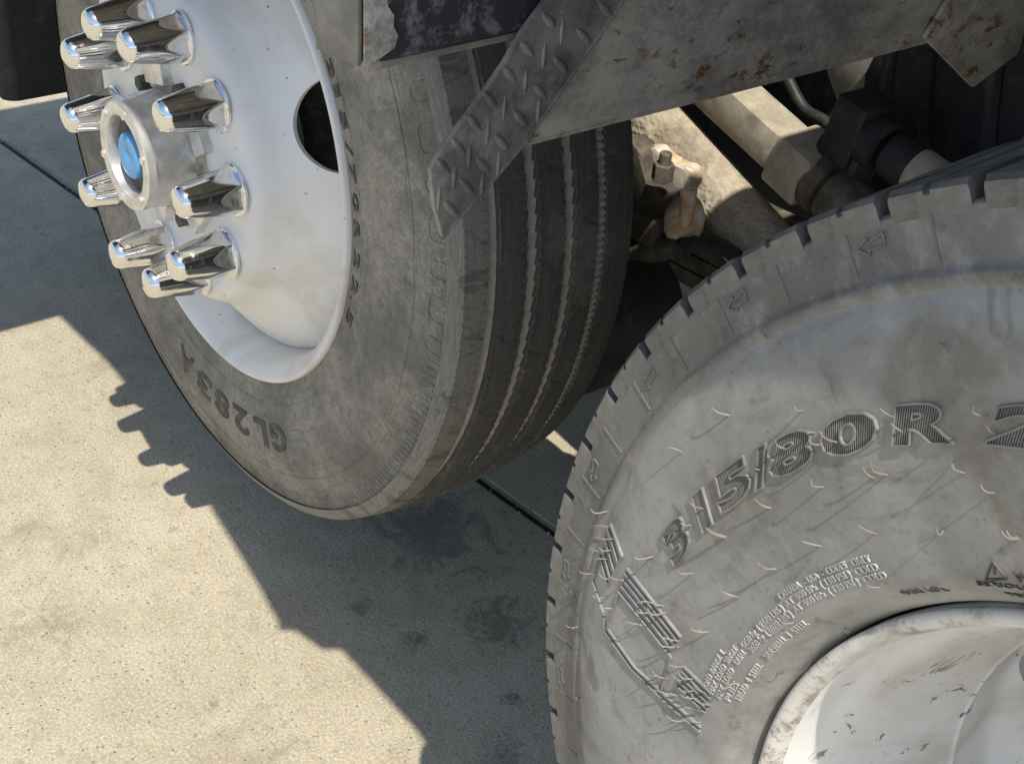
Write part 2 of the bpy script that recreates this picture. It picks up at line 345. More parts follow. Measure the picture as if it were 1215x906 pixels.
# text helpers ------------------------------------------------------
def glyph_mesh(ch, extrude=0., fill='BOTH', off=0.):
    cu = bpy.data.curves.new('t', 'FONT'); cu.body = ch; cu.size = 1; cu.fill_mode = fill; cu.resolution_u = 3; cu.offset = off
    o = bpy.data.objects.new('t', cu); C.objects.link(o)
    dg = bpy.context.evaluated_depsgraph_get(); me = bpy.data.meshes.new_from_object(o.evaluated_get(dg))
    bpy.data.objects.remove(o); bpy.data.curves.remove(cu)
    V = [v.co.copy() for v in me.vertices]; Fs = [tuple(p.vertices) for p in me.polygons]; Es = [tuple(e.vertices) for e in me.edges]
    bpy.data.meshes.remove(me); return V, Fs, Es
def polar_pt(surf, th, r, h): return Vector((r * math.cos(th), r * math.sin(th), surf(r) + h))
def letters_on(bm, text, surf, th0, r0, size, h=.0009, adv=1., wide=1., shear=0., fit=None, bold=.012):
    """text wrapped clockwise round a wheel from angle th0; baseline radius r0; size = letter height in m"""
    V, Fs, Es = glyph_mesh(text, fill='FRONT', off=bold)
    sc = size / .69; xs = [v.x for v in V]; x0 = min(xs); k = sc * wide
    if fit: k = fit * r0 / (max(xs) - x0)
    mp = lambda v, hh: polar_pt(surf, th0 - ((v.x - x0) * k + shear * v.y * sc) / r0, r0 + v.y * sc, hh)
    cnt = {}
    for p in Fs:
        for i in range(len(p)):
            e = (p[i], p[(i + 1) % len(p)]); cnt[tuple(sorted(e))] = cnt.get(tuple(sorted(e)), 0) + 1
    top = [bm.verts.new(mp(v, h)) for v in V]; bot = [bm.verts.new(mp(v, -.0006)) for v in V]
    for p in Fs:
        try: bm.faces.new([top[i] for i in p])
        except ValueError: pass
    for (a, c), nn in cnt.items():
        if nn == 1: bm.faces.new((top[a], top[c], bot[c], bot[a]))
def ridge(bm, p, q, n, wd, h):
    d = (q - p); L = d.length
    if L < 1e-6: return
    x = d / L; y = n.cross(x).normalized(); n = x.cross(y)
    V = [bm.verts.new(P + y * s + n * z) for P in (p, q) for s, z in ((-wd, -.0006), (-wd * .6, h), (wd * .6, h), (wd, -.0006))]
    a = V[:4]; c = V[4:]
    for i in range(3): bm.faces.new((a[i], a[i + 1], c[i + 1], c[i]))
    bm.faces.new(a[::-1]); bm.faces.new(c)

# ===== steer wheel: rim and disc, tyre, nut covers, hub
rim_prof = smooth([(.020, .268), (.050, .284), (.072, .2905), (.090, .293), (.108, .296), (.122, .302), (.131, .3105), (.1345, .3175), (.132, .3215), (.124, .3225), (.112, .318), (.100, .312), (.06, .300), (0, .29)], 3)
g = bmesh.new(); lathe(g, rim_prof, 192)
obj_rim = mesh('rim', g, 'white')
disc_prof = smooth([(.176, .082), (.1805, .088), (.1815, .12), (.1815, .165), (.180, .184), (.174, .1965), (.162, .2045), (.148, .2115), (.132, .224), (.115, .243), (.098, .265), (.082, .285), (.074, .291), (.062, .2915)], 3)
g = bmesh.new(); t = .009
lathe(g, disc_prof + [(a - t, rr - .003) for a, rr in disc_prof[::-1]], 192, closed=True)
me = mesh('wheel', g, 'white')
wheel1 = put('wheel', me, truck, W1)
g = bmesh.new()
for ang in (22.9, 202.9):
    t = math.radians(ang); p = Vector((.268 * math.cos(t), .268 * math.sin(t), .10)); nrm = Vector((math.cos(t) * .55, math.sin(t) * .55, .83))
    cyl(g, p - nrm * .05, p + nrm * .05, .054, 48, .01)
cutter = obj('cutter', g, 'white', None, W1)
md = wheel1.modifiers.new('b', 'BOOLEAN'); md.object = cutter; md.operation = 'DIFFERENCE'; md.solver = 'EXACT'
bpy.context.view_layer.update()
dg = bpy.context.evaluated_depsgraph_get()
nm = bpy.data.meshes.new_from_object(wheel1.evaluated_get(dg)); wheel1.modifiers.clear(); wheel1.data = nm; sharp(nm, 40)
bpy.data.objects.remove(cutter)
wheel1['label'] = 'steer wheel with white steel disc, ten chrome nut covers and blue hub cap'
put('rim', obj_rim, wheel1)

RT1 = .527
side1 = smooth([(.104, .306), (.118, .312), (.127, .322), (.1305, .334), (.1335, .352), (.1365, .380), (.138, .410), (.1365, .436), (.1325, .458), (.1285, .472), (.127, .480), (.1255, .488), (.1235, .4965)], 3)
crown1 = lambda a: RT1 - .0115 * (a / .114) ** 2 * (1 if abs(a) < .114 else 1)
GR = [(.0815, .0070), (.0340, .0066), (-.0160, .0066), (-.0640, .0070)]     # groove centre, half width
prof = list(side1) + [(.1215, .502)]
for gc, hw in GR: prof += [(gc + hw + .004, crown1(gc) - .0070), (gc, crown1(gc) - .0080), (gc - hw - .004, crown1(gc) - .0070)]
prof += [(-.1215, .502)] + [(-a, rr) for a, rr in side1[::-1]]
i0 = len(side1)
def groove_fn(i, a, rr, t, k):
    if i in (i0 + 10 + 0, i0 + 11, i0 + 12): return a, rr + (.003 if k % 4 < 2 else 0)
    return a, rr
g = bmesh.new(); lathe(g, prof, 1440, fn=groove_fn)
obj('tyre', g, 'rubber1', wheel1, ang=50)
saw = lambda u: (u % 1.0)
def rib_mesh(aL, aR, zl, zr, mat, seed, outerL=False, outerR=False):
    """ring between axial aL (towards outside) and aR; zl/zr = saw amplitude of its edges"""
    N = 1740; g = bmesh.new(); rows = []
    m = 9
    for j in range(m + 4):
        row = []
        for k in range(N):
            t = 2 * PI * k / N
            L_ = aL - zl * saw(174 * k / N) ; R_ = aR + zr * saw(-174 * k / N + .4)
            fr = min(max((j - 2) / (m - 1), 0), 1); a = L_ + (R_ - L_) * fr
            rr = crown1(a)
            if j == 0 or j == m + 3: rr -= .0145
            elif j == 1 or j == m + 2: rr -= .0012
            else:
                ph = (30 * k / N + (fr * .22 + seed)) % 1.0
                if ph < .022: rr -= .0013
                fine_ = (fr < .14 or fr > .86)
                if fine_ and (k % 6) == 0: rr -= .0012
            if (j <= 1 and outerL) : rr = .498 if j == 0 else crown1(aL) - .004; a = .1255 if j == 0 else aL + .0035
            if (j >= m + 2 and outerR): rr = .498 if j == m + 3 else crown1(aR) - .004; a = -.1255 if j == m + 3 else aR - .0035
            row.append(g.verts.new((rr * math.cos(t), rr * math.sin(t), a)))
        rows.append(row)
    for A, B in zip(rows, rows[1:]):
        for k in range(N):
            q = (k + 1) % N; g.faces.new((A[k], A[q], B[q], B[k]))
    return obj('tread_rib', g, mat, wheel1, ang=28)
rib_mesh(.1155, GR[0][0] + GR[0][1], 0, .0004, 'rib_worn', .1, outerL=True)
rib_mesh(GR[0][0] - GR[0][1], GR[1][0] + GR[1][1], .0006, .0032, 'rib', .3)
rib_mesh(GR[1][0] - GR[1][1], GR[2][0] + GR[2][1], .0032, .0032, 'rib', .6)
rib_mesh(GR[2][0] - GR[2][1], GR[3][0] + GR[3][1], .0032, .0006, 'rib', .2)
rib_mesh(GR[3][0] - GR[3][1], -.1155, .0004, 0, 'rib', .8, outerR=True)
sf1 = surf_fn(side1)
# sidewall lettering: size row by the rim, model row lower down
g = bmesh.new()
for ch, th in (('3', 35.5), ('1', 30.8), ('5', 26.2), ('/', 20.4), ('7', 16.6), ('0', 11.2), ('R', 5.6), ('2', -.4), ('2', -6.2), ('.', -11.2), ('5', -14.2)):
    letters_on(g, ch, sf1, math.radians(th), .3335, .0145, h=.0012, fit=math.radians(3.4 if ch not in '1./' else (2.2 if ch != '.' else .7)), bold=.02)
obj('size_lettering', g, 'letter', wheel1, ang=20)
g = bmesh.new()
for ch, th in (('G', -61.5), ('L', -69.5), ('2', -77.3), ('8', -85.2), ('3', -93.0), ('A', -101.0)):
    letters_on(g, ch, sf1, math.radians(th), .380, .036, h=.0011, fit=math.radians(6.1 if ch != 'L' else 5), bold=.03)
obj('model_lettering', g, 'letter', wheel1, ang=20)
# moulded rings, U marks and short ticks on the sidewall
g = bmesh.new()
for rr in (.352, .452):
    lathe(g, [(sf1(rr - .0012) - .0005, rr - .0014), (sf1(rr) + .0009, rr - .0004), (sf1(rr) + .0009, rr + .0004), (sf1(rr + .0012) - .0005, rr + .0014)], 300)
obj('moulded_ring', g, 'rubber1', wheel1)
g = bmesh.new()
for k in range(330):
    t = 2 * PI * k / 330 + random.uniform(-.002, .002)
    if k < 57 or k > 322: continue
    p = polar_pt(sf1, t, .4765 + random.uniform(0, .006), 0); q2 = polar_pt(sf1, t + .006, .4955, 0)
    ridge(g, p, q2, Vector((math.cos(t) * .3, math.sin(t) * .3, .95)), .0016, .0008)
o = obj('shoulder_ticks', g, 'rubber1', wheel1); o['kind'] = 'stuff'
g = bmesh.new()
for k in range(11):
    t = math.radians(-6 + k * 5.4); nn = Vector((math.cos(t) * .25, math.sin(t) * .25, .97)); w_ = .014 if k % 2 else .009
    pts = [(-w_, .494), (-w_, .4775), (-w_ + .005, .473), (w_ - .005, .473), (w_, .4775), (w_, .494)]
    P = [polar_pt(sf1, t + x / .46, y, 0) for x, y in pts]
    for a, c in zip(P, P[1:]): ridge(g, a, c, nn, .0010, .0008)
o = obj('shoulder_marks', g, 'rubber1', wheel1); o['kind'] = 'stuff'

# chrome nut covers
def nut_mesh():
    g = bmesh.new(); n = 96; rows = []
    hexr = lambda t: 1 / math.cos(((t + PI / 6) % (PI / 3)) - PI / 6)
    cone = lambda z: .0304 - (z - .0054) * .176
    prof = [(0, .0305, 0), (.001, .0316, 0), (.0040, .0317, 0), (.0052, .0306, 0)] + [(.0054 + .0035 * i, cone(.0054 + .0035 * i), 1) for i in range(0, 11)]
    prof += [(z, cone(z), 0) for z in (.048, .056, .063, .068)]
    prof += [(.0712, .0182, 0), (.0738, .0165, 0), (.0757, .0138, 0), (.0770, .0100, 0), (.0777, .0050, 0)]
    for z, rr, hx_ in prof:
        row = []
        for k in range(n):
            t = 2 * PI * k / n; q = rr
            if hx_: q = min(rr, (.0262 - (z - .0054) * .03) * hexr(t))
            row.append(g.verts.new((q * math.cos(t), q * math.sin(t), z)))
        rows.append(row)
    for A, B in zip(rows, rows[1:]):
        for k in range(n): g.faces.new((A[k], A[(k + 1) % n], B[(k + 1) % n], B[k]))
    g.faces.new(rows[-1]); g.faces.new(rows[0][::-1])
    return mesh('lug_nut_cover', g, 'chrome', 20)
nm = nut_mesh()
for k in range(10):
    t = .6775 + k * 2 * PI / 10
    # theta measured from local x towards local y
    m = Matrix.Translation((.158 * math.cos(t), .158 * math.sin(t), .1812)) @ Matrix.Rotation(random.uniform(0, PI), 4, 'Z')
    put('lug_nut_cover', nm, wheel1, m)
# hub
g = bmesh.new()
lathe(g, smooth([(.06, .112), (.150, .112), (.166, .104), (.172, .094), (.176, .080), (.182, .073), (.200, .069), (.222, .065), (.232, .0635)], 3) , 96)
obj('hub', g, 'cast_hub', wheel1)
for k in range(5):
    t = k * 2 * PI / 5 + .55; R = Matrix.Rotation(t, 3, 'Z'); g = bmesh.new()
    box(g, R @ Vector((.094, 0, .183)), (.030, .052, .022), R, .003)
    obj('hub_pad', g, 'alu', wheel1)
for k in range(5):
    t = k * 2 * PI / 5 + .55 + .628
    g = bmesh.new(); cyl(g, Vector((.092 * math.cos(t), .092 * math.sin(t), .172)), Vector((.092 * math.cos(t), .092 * math.sin(t), .192)), .0105, 6, .08)
    obj('hub_bolt', g, 'grime', wheel1)
g = bmesh.new()
lathe(g, [(.186, .0715), (.232, .0655), (.234, .0655), (.2355, .067), (.2465, .067), (.248, .0655), (.248, .053), (.2465, .051), (.236, .0495), (.228, .049)], 96)
obj('hub_ring', g, 'alu', wheel1)
for k in range(6):
    t = k * PI / 3 + .3; g = bmesh.new()
    cyl(g, Vector((.0592 * math.cos(t), .0592 * math.sin(t), .246)), Vector((.0592 * math.cos(t), .0592 * math.sin(t), .2515)), .0052, 6, .15)
    obj('ring_bolt', g, 'alu', wheel1)
g = bmesh.new(); rows = lathe(g, [(.222, .0495), (.231, .0488), (.231, .034), (.2285, .03)], 64); disc_cap(g, rows[-1])
obj('oil_window', g, 'grime', wheel1)
g = bmesh.new(); rows = lathe(g, smooth([(.2285, .029), (.2385, .0288), (.2425, .0262), (.2435, .018), (.2425, .0085), (.2412, .004)], 3), 48); disc_cap(g, rows[-1])
obj('hub_cap', g, 'blue', wheel1)['label'] = 'pale blue plastic cap in the hub centre'

# ===== rear wheel
rim2 = smooth([(.118, .3015), (.124, .3005), (.1265, .2975), (.127, .2945), (.1255, .292), (.121, .2895), (.112, .2865), (.098, .282), (.086, .2755), (.070, .269), (.045, .262), (.015, .2545), (-.008, .2478), (-.0165, .2452), (-.0185, .2436), (-.0215, .2436), (-.0240, .2446), (-.036, .2460), (-.060, .2488), (-.068, .246), (-.073, .238), (-.078, .222), (-.084, .200), (-.090, .175), (-.092, .145), (-.092, .10)], 3)
g = bmesh.new(); lathe(g, rim2 + [(-.104, .10), (-.104, .18), (-.094, .215), (-.084, .25), (-.07, .256), (-.02, .252), (.05, .270), (.11, .300)], 224, closed=True)
wheel2 = obj('wheel', g, 'white_dirty', truck, W2)
g = bmesh.new()
for k in range(8):
    t = math.radians(170.5 - k * 45); p = Vector((.2155 * math.cos(t), .2155 * math.sin(t), -.08)); nrm = Vector((0, 0, 1))
    cyl(g, p - nrm * .05, p + nrm * .05, .030, 40, .01)
cutter = obj('cutter', g, 'white', None, W2)
md = wheel2.modifiers.new('b', 'BOOLEAN'); md.object = cutter; md.operation = 'DIFFERENCE'; md.solver = 'EXACT'
bpy.context.view_layer.update(); dg = bpy.context.evaluated_depsgraph_get()
nm = bpy.data.meshes.new_from_object(wheel2.evaluated_get(dg)); wheel2.modifiers.clear(); wheel2.data = nm; sharp(nm, 40)
bpy.data.objects.remove(cutter)
wheel2['label'] = 'rear wheel with deep scuffed white dish and new grey block tread tyre'
g = bmesh.new()
lathe(g, smooth([(.1185, .3000), (.1270, .3018), (.1310, .3000), (.1318, .2970), (.1300, .2932), (.1255, .2908), (.120, .2885)], 3), 224)
obj('rim_flange', g, 'flange', wheel2)
# hub and studs inside the dish
g = bmesh.new(); rows = lathe(g, smooth([(-.10, .15), (-.06, .148), (-.05, .14), (-.04, .115), (.0, .105), (.045, .10), (.055, .09), (.056, .05)], 3), 64); disc_cap(g, rows[-1]); obj('hub', g, 'cast_hub', wheel2)
for k in range(10):
    t = k * 2 * PI / 10; g = bmesh.new(); p = Vector((.168 * math.cos(t), .168 * math.sin(t), -.093))
    cyl(g, p, p + Vector((0, 0, .028)), .018, 6, .08); cyl(g, p, p + Vector((0, 0, .05)), .010, 12, .08); obj('wheel_nut', g, 'grime', wheel2)

side2 = smooth([(.106, .3015), (.120, .3035), (.130, .3075), (.1345, .3120), (.1370, .3150), (.1395, .3170), (.1440, .3210), (.1480, .3330), (.1510, .3540), (.1535, .3800), (.1552, .4020), (.1558, .4200), (.1548, .4400), (.1515, .4570), (.1470, .4690), (.1438, .4750), (.1436, .4775), (.1446, .4795), (.1446, .4835), (.1425, .4860), (.1408, .4885), (.1402, .4950), (.1395, .5050), (.1385, .5155)], 4)
g = bmesh.new(); lathe(g, side2 + [(.1365, .5172), (.02, .5205), (-.1365, .5172)] + [(-a, rr) for a, rr in side2[::-1]], 360)
obj('tyre', g, 'rubber2', wheel2, ang=40)
sf2 = surf_fn(side2)
# shoulder blocks, each its own piece
NP = 57; PITCH = 2 * PI / NP
def block(a0, a1, span, rt0, rt1, slit=True):
    g = bmesh.new(); n = 8; half = span / 2
    segs = [(-half, -.004), (.004, half)] if slit else [(-half, half)]
    def ring(t, lo, hi, da=0):
        out = []
        for a, rr in ((a1, lo), (a1 + .0, hi - .003), (a1 - .003, hi), (a0, rt0), (a0, lo)):
            out.append(g.verts.new((rr * math.cos(t), rr * math.sin(t), a)))
        return out
    e = .0016
    ts = [(-half, -.0025), (-half + e, 0), (-.0062, 0), (-.0042, 0), (-.0036, -.0022), (.0036, -.0022), (.0042, 0), (half * .5, 0), (half - e, 0), (half, -.0025)]
    rows = [ring(t, .5125, rt1 + dr) for t, dr in ts]
    for A, B in zip(rows, rows[1:]):
        for i in range(4): g.faces.new((A[i], A[i + 1], B[i + 1], B[i]))
    g.faces.new(rows[0]); g.faces.new(rows[-1][::-1])
    me = mesh('tread_block', g, 'rubber2', 30); me.materials.append(M['tread2'])
    for p in me.polygons:
        if p.normal.x > .5 or abs(p.normal.y) > .6: p.material_index = 1
    return me
bm_ = block(.012, .1388, PITCH - .0155, .5325, .5285)
bi_ = block(-.1388, -.012, PITCH - .0155, .5285, .5325)
TH0 = PI - math.radians(54.6) + PITCH / 2          # a notch sits at 54.6 degrees
for k in range(NP):
    put('tread_block', bm_, wheel2, Matrix.Rotation(TH0 + k * PITCH, 4, 'Z'))
for k in range(NP):
    put('tread_block', bi_, wheel2, Matrix.Rotation(TH0 + (k + .5) * PITCH, 4, 'Z'))
# slit below the middle of each block and the little direction arrows
g = bmesh.new()
ridge(g, Vector((.4905, 0, .1401)), Vector((.5135, .0006, .1383)), Vector((0, 0, 1)), .0016, .0010)
sm = mesh('block_rib', g, 'rubber2')
for k in range(NP): put('block_rib', sm, wheel2, Matrix.Rotation(TH0 + k * PITCH, 4, 'Z'))
g = bmesh.new()
ar = [(-.6, 0), (-.12, .45), (-.16, .18), (.62, .5), (.62, -.12), (-.16, -.18), (-.12, -.45), (-.6, 0)]
for (x0, y0), (x1, y1) in zip(ar, ar[1:]):
    f_ = lambda x, y: Vector(((.5045 + y * .010) * math.cos(-x * .030), (.5045 + y * .010) * math.sin(-x * .030), sf2(.5045 + y * .010)))
    ridge(g, f_(x0, y0), f_(x1, y1), Vector((0, 0, 1)), .0008, .0009)
am = mesh('direction_arrow', g, 'rubber2')
for k in range(0, NP - 1, 2): put('direction_arrow', am, wheel2, Matrix.Rotation(TH0 + (k - .27) * PITCH, 4, 'Z'))

W2I = W2.inverted()
def on2(px, py):
    """pixel -> point on the rear tyre's sidewall, in wheel space"""
    o = W2I @ CAM; v = (W2I.to_3x3() @ ray(px, py)); a = .145
    for _ in range(14):
        p = o + v * ((a - o.z) / v.z); a = sf2(math.hypot(p.x, p.y))
    return p
def n2(p):
    r = math.hypot(p.x, p.y); e = .003; sl = (sf2(r + e) - sf2(r - e)) / (2 * e)
    return Vector((-sl * p.x / r, -sl * p.y / r, 1)).normalized()
def hair_at(base, tip, h):
    o = W2I @ CAM; v = W2I.to_3x3() @ ray(*tip); p = on2(*base); n = n2(p)
    t = (n.dot(p) + h - n.dot(o)) / n.dot(v); q = o + v * t
    d = q - p - n * h
    if d.length > .016: q = p + n * h + d * (.016 / d.length)
    g = bmesh.new(); pts = []; bow = random.uniform(.05, .5); swg = random.uniform(-.0018, .0018); sd = n.cross(q - p).normalized(); q = p + (q - p) * random.uniform(.8, 1.25)
    for i in range(7):
        u = i / 6; pts.append(p * (1 - u) + q * u + n * (bow * h * math.sin(PI * u)) + sd * (swg * math.sin(PI * u * 1.3)) - n * .0008 * (1 - u))
    tube(g, pts, [.0006, .00054, .0005, .00047, .00043, .00036, .0002], 6)
    obj('rubber_whisker', g, 'hair', wheel2)
k4 = 435 / 1215; c4 = lambda x, y: (780 + x * k4, 460 + y * k4)
k6 = 220 / 664; c6 = lambda x, y: (660 + x * k6, 590 + y * k6)
k5 = 250 / 1192; c5 = lambda x, y: (830 + x * k5, 650 + y * k5)
H = [(c4, 240, 92, 185, 68), (c4, 82, 215, 28, 192), (c4, 550, 330, 500, 295), (c4, 378, 400, 322, 370), (c4, 230, 495, 175, 470), (c4, 762, 290, 715, 250), (c4, 545, 527, 487, 510),
     (c4, 725, 485, 680, 460), (c4, 945, 470, 930, 470), (c4, 1020, 285, 972, 243), (c4, 1200, 500, 1150, 475), (c4, 812, 150, 768, 112), (c4, 785, 100, 748, 72), (c4, 1095, 98, 1048, 65), (c4, 1130, 157, 1088, 128),
     (c4, 545, 190, 498, 160), (c4, 600, 182, 552, 150), (c4, 430, 205, 388, 170), (c4, 520, 150, 486, 138), (c4, 155, 402, 105, 375), (c4, 112, 455, 75, 445), (c4, 390, 600, 335, 585), (c4, 345, 275, 318, 262), (c4, 480, 75, 455, 60),
     (c5, 435, 120, 335, 88), (c5, 220, 280, 130, 250), (c5, 535, 425, 455, 410), (c5, 1025, 225, 930, 205), (c5, 60, 470, -10, 462), (c5, 205, 765, 140, 760), (c5, 822, 455, 880, 412), (c5, 432, 712, 488, 672),
     (c6, 182, 50, 115, 40), (c6, 195, 107, 130, 100), (c6, 215, 148, 118, 133), (c6, 198, 185, 105, 185), (c6, 208, 185, 140, 178), (c6, 190, 222, 125, 218), (c6, 145, 272, 82, 262), (c6, 200, 290, 140, 268), (c6, 185, 355, 128, 352), (c6, 210, 400, 140, 388), (c6, 247, 298, 205, 285),
     (c6, 395, 410, 320, 398), (c6, 340, 378, 285, 370), (c6, 385, 390, 330, 372), (c6, 345, 412, 282, 402), (c6, 320, 462, 255, 440), (c6, 440, 515, 380, 490), (c6, 437, 535, 365, 520), (c6, 548, 482, 490, 470), (c6, 490, 272, 425, 258), (c6, 345, 212, 285, 212), (c6, 655, 362, 605, 340), (c6, 608, 147, 548, 115),
     (c6, 455, 605, 388, 598), (c6, 400, 650, 330, 610), (c6, 370, 640, 330, 625), (c6, 500, 650, 440, 625), (c6, 545, 705, 490, 660), (c6, 500, 690, 430, 680), (c6, 440, 712, 362, 690), (c6, 560, 745, 500, 715), (c6, 530, 770, 455, 745), (c6, 520, 805, 460, 790), (c6, 470, 795, 398, 788), (c6, 640, 665, 590, 690), (c6, 510, 720, 445, 700), (c6, 470, 655, 420, 640), (c6, 85, 718, 72, 722), (c6, 78, 462, 22, 460)]
for i, (cf, bx, by, tx, ty) in enumerate(H):
    hair_at(cf(bx, by), cf(tx, ty), (.0085 if cf is not c5 else .0065) + .004 * ((i * 37 % 11) / 11 - .5))
for px, py, qx, qy in ((1121, 726, 1135, 716), (1172, 690, 1184, 696), (1130, 550, 1140, 560), (1037, 568, 1022, 552), (1207, 637, 1195, 628), (905, 398, 925, 402), (1112, 408, 1128, 418), (1180, 585, 1165, 575)):
    hair_at((px, py), (qx, qy), .007)
# size lettering with hatched faces
def hatch_letter(bm, ch, f0, f1, r0, r1, lean, base):
    V, Fs, Es = glyph_mesh(ch, fill='FRONT', off=.05)
    cn = {}
    for p in Fs:
        for i in range(len(p)):
            e = tuple(sorted((p[i], p[(i + 1) % len(p)]))); cn[e] = cn.get(e, 0) + 1
    Es = [e for e, k in cn.items() if k == 1]
    xs = [v.x for v in V]; ys = [v.y for v in V]; x0, x1, y0, y1 = min(xs), max(xs), min(ys), max(ys)
    def mp(x, y, h=0):
        u = (x - x0) / (x1 - x0); v = (y - y0) / (y1 - y0)
        fi = f0 + (f1 - f0 - lean) * u + lean * v
        return polar_pt(sf2, PI - math.radians(fi), r0 + (r1 - r0) * v, h)
    for a, c in Es:
        p = mp(V[a].x, V[a].y); q = mp(V[c].x, V[c].y); ridge(bm, p, q, n2(p), .0008, .0020)
    V3, F3 = V, Fs
    tv = [base.verts.new(mp(v.x, v.y, .0005)) for v in V3]
    for p in F3:
        try: base.faces.new([tv[i] for i in p])
        except ValueError: pass
    N = int(abs(f1 - f0) * 3.6)
    for i in range(1, N):
        x = x0 + (x1 - x0) * i / N; cr = []
        for a, c in Es:
            A, B = V[a], V[c]
            if (A.x <= x) != (B.x <= x): cr.append(A.y + (B.y - A.y) * (x - A.x) / (B.x - A.x))
        cr.sort()
        for y_a, y_b in zip(cr[::2], cr[1::2]):
            m = 4
            for j in range(m):
                p = mp(x, y_a + (y_b - y_a) * j / m); q = mp(x, y_a + (y_b - y_a) * (j + 1) / m); ridge(bm, p, q, n2(p), .00038, .0008)
for ch, f0, f1 in (('3', 18.6, 24.6), ('1', 25.4, 29.0), ('5', 29.2, 36.2), ('/', 34.9, 39.0), ('8', 37.3, 44.6), ('0', 44.0, 51.6), ('R', 51.6, 58.9), ('2', 60.0, 66.8), ('2', 67.6, 74.2), ('.', 75, 76), ('5', 77, 83.5)):
    g = bmesh.new(); g2 = bmesh.new(); hatch_letter(g, ch, f0, f1, .4025, .4240, 1.6, g2); obj('size_letter', g, 'raised', wheel2, ang=20); obj('letter_face', g2, 'letter2', wheel2, ang=20)
# fine print rows
g = bmesh.new()
for tx, fa, fb, rr in (('CANADA  -  USA  -  CODES   ONLY', 28.8, 43.6, .3412), ('4250 kg  ( 9370 LBS )  AT  900 kPa  ( 130 PSI )  COLD', 18.2, 43.9, .3356), ('3650 kg  ( 8020 LBS )  AT  900 kPa  ( 130 PSI )  COLD', 18.7, 44.3, .3300),
                       ('LOAD  RANGE  L', 7.8, 15.3, .3440), ('MAX  LOAD  SINGLE', 8.0, 17.4, .3384), ('MAX  LOAD    DUAL', 8.2, 18.0, .3328), ('PLIES', 8.9, 12.5, .3262), ('TREAD  4  STEEL     SIDEWALL  1  STEEL', 9.8, 29.3, .3206)):
    letters_on(g, tx, sf2, PI - math.radians(fa), rr, .0043, h=.0010, fit=math.radians(fb - fa), bold=.0)
obj('fine_print', g, 'print', wheel2, ang=20)
for nme, tx, fa, fb, rr in (('pressure_print', '900 kPa', 44.3, 50.0, .3165), ('pressure_print', '900 kPa', 56.3, 62.0, .3135), ('warning_print', 'WARNING', 59.0, 66, .3272), ('warning_print', 'SERIOUS INJURY', 54.4, 66, .3222)):
    g = bmesh.new()
    letters_on(g, tx, sf2, PI - math.radians(fa), rr, .0058 if tx == 'WARNING' else (.0026 if tx[0] == 'S' else .0042), h=.0008, fit=math.radians(fb - fa), bold=.008)
    obj(nme, g, 'letter', wheel2, ang=20)
g = bmesh.new()
T = [on2(1178, 665), on2(1170, 687), on2(1195, 686)]
for a, c in zip(T, T[1:] + T[:1]): ridge(g, a, c, n2(a), .0008, .001)
ridge(g, on2(1180, 672), on2(1180.5, 680), n2(T[0]), .0007, .001)
obj('warning_triangle', g, 'letter', wheel2, ang=20)
# ribbed emblem bars beside the size row
BARS = [((200, 95), (240, 208)), ((190, 112), (226, 232)), ((178, 140), (212, 262)), ((170, 180), (200, 292)), ((160, 205), (190, 318)),
        ((258, 252), (450, 498)), ((248, 268), (440, 512)), ((243, 290), (428, 525)), ((236, 312), (418, 540)), ((228, 335), (402, 552)),
        ((460, 602), (560, 700)), ((452, 618), (556, 718)), ((445, 632), (552, 738)), ((438, 648), (545, 755)), ((432, 668), (538, 768)),
        ((135, 300), (172, 412)), ((172, 412), (178, 478)), ((178, 478), (270, 608)), ((270, 608), (400, 735)), ((400, 735), (520, 838)), ((190, 470), (285, 606)), ((285, 606), (522, 820)),
        ((228, 335), (186, 470)), ((415, 570), (380, 690)), ((402, 552), (415, 570)), ((240, 208), (190, 318)), ((135, 300), (160, 205))]
for i, (p, q) in enumerate(BARS):
    g = bmesh.new(); m = 6
    P = [on2(*c6(p[0] + (q[0] - p[0]) * j / m, p[1] + (q[1] - p[1]) * j / m)) for j in range(m + 1)]
    for a, c in zip(P, P[1:]): ridge(g, a, c, n2(a), .0009, .0020)
    obj('emblem_bar', g, 'raised', wheel2)

# ===== fender beam, tread plate strip, panel
Zb = .861
E1, E2, E3, E4 = hz(380, 57, Zb), hz(430, 78, Zb), hz(466, 71, Zb), hz(655, 30, Zb)
inn = (E4 - E3).normalized(); far = E4 + inn * .10
back = (E1 - E2)
g = bmesh.new(); prism(g, [E2 + Vector((0, 0, .001)), E3 + Vector((0, 0, .001)), far, far + back, E1], Vector((0, 0, .115)), .004)
beam = obj('fender_beam', g, 'blacksteel', truck); beam['label'] = 'chipped black box beam over the steer tyre'
nrm = (E2 - E1).cross(Vector((0, 0, 1))).normalized(); nrm = -nrm if nrm.y > 0 else nrm
g = bmesh.new(); prism(g, [E1 + nrm * .0005, E2 + nrm * .0005, E2 + nrm * .0045, E1 + nrm * .0045], Vector((0, 0, .116)), .0012); obj('end_plate', g, 'greysteel', beam)
nr2 = (E3 - E2).cross(Vector((0, 0, 1))).normalized(); nr2 = -nr2 if nr2.y > 0 else nr2
dvc = E3 - E2
jag = [(0, .0), (.5, .004), (1.0, .010), (1.12, .020), (.92, .027), (.98, .036), (.74, .043), (.66, .056), (.42, .064), (.46, .074), (.22, .082), (.12, .100), (0, .114)]
g = bmesh.new(); prism(g, [E2 + dvc * u + nr2 * .0006 + Vector((0, 0, z)) for u, z in jag], nr2 * .0022, .0006); obj('scraped_corner', g, 'scraped', beam)
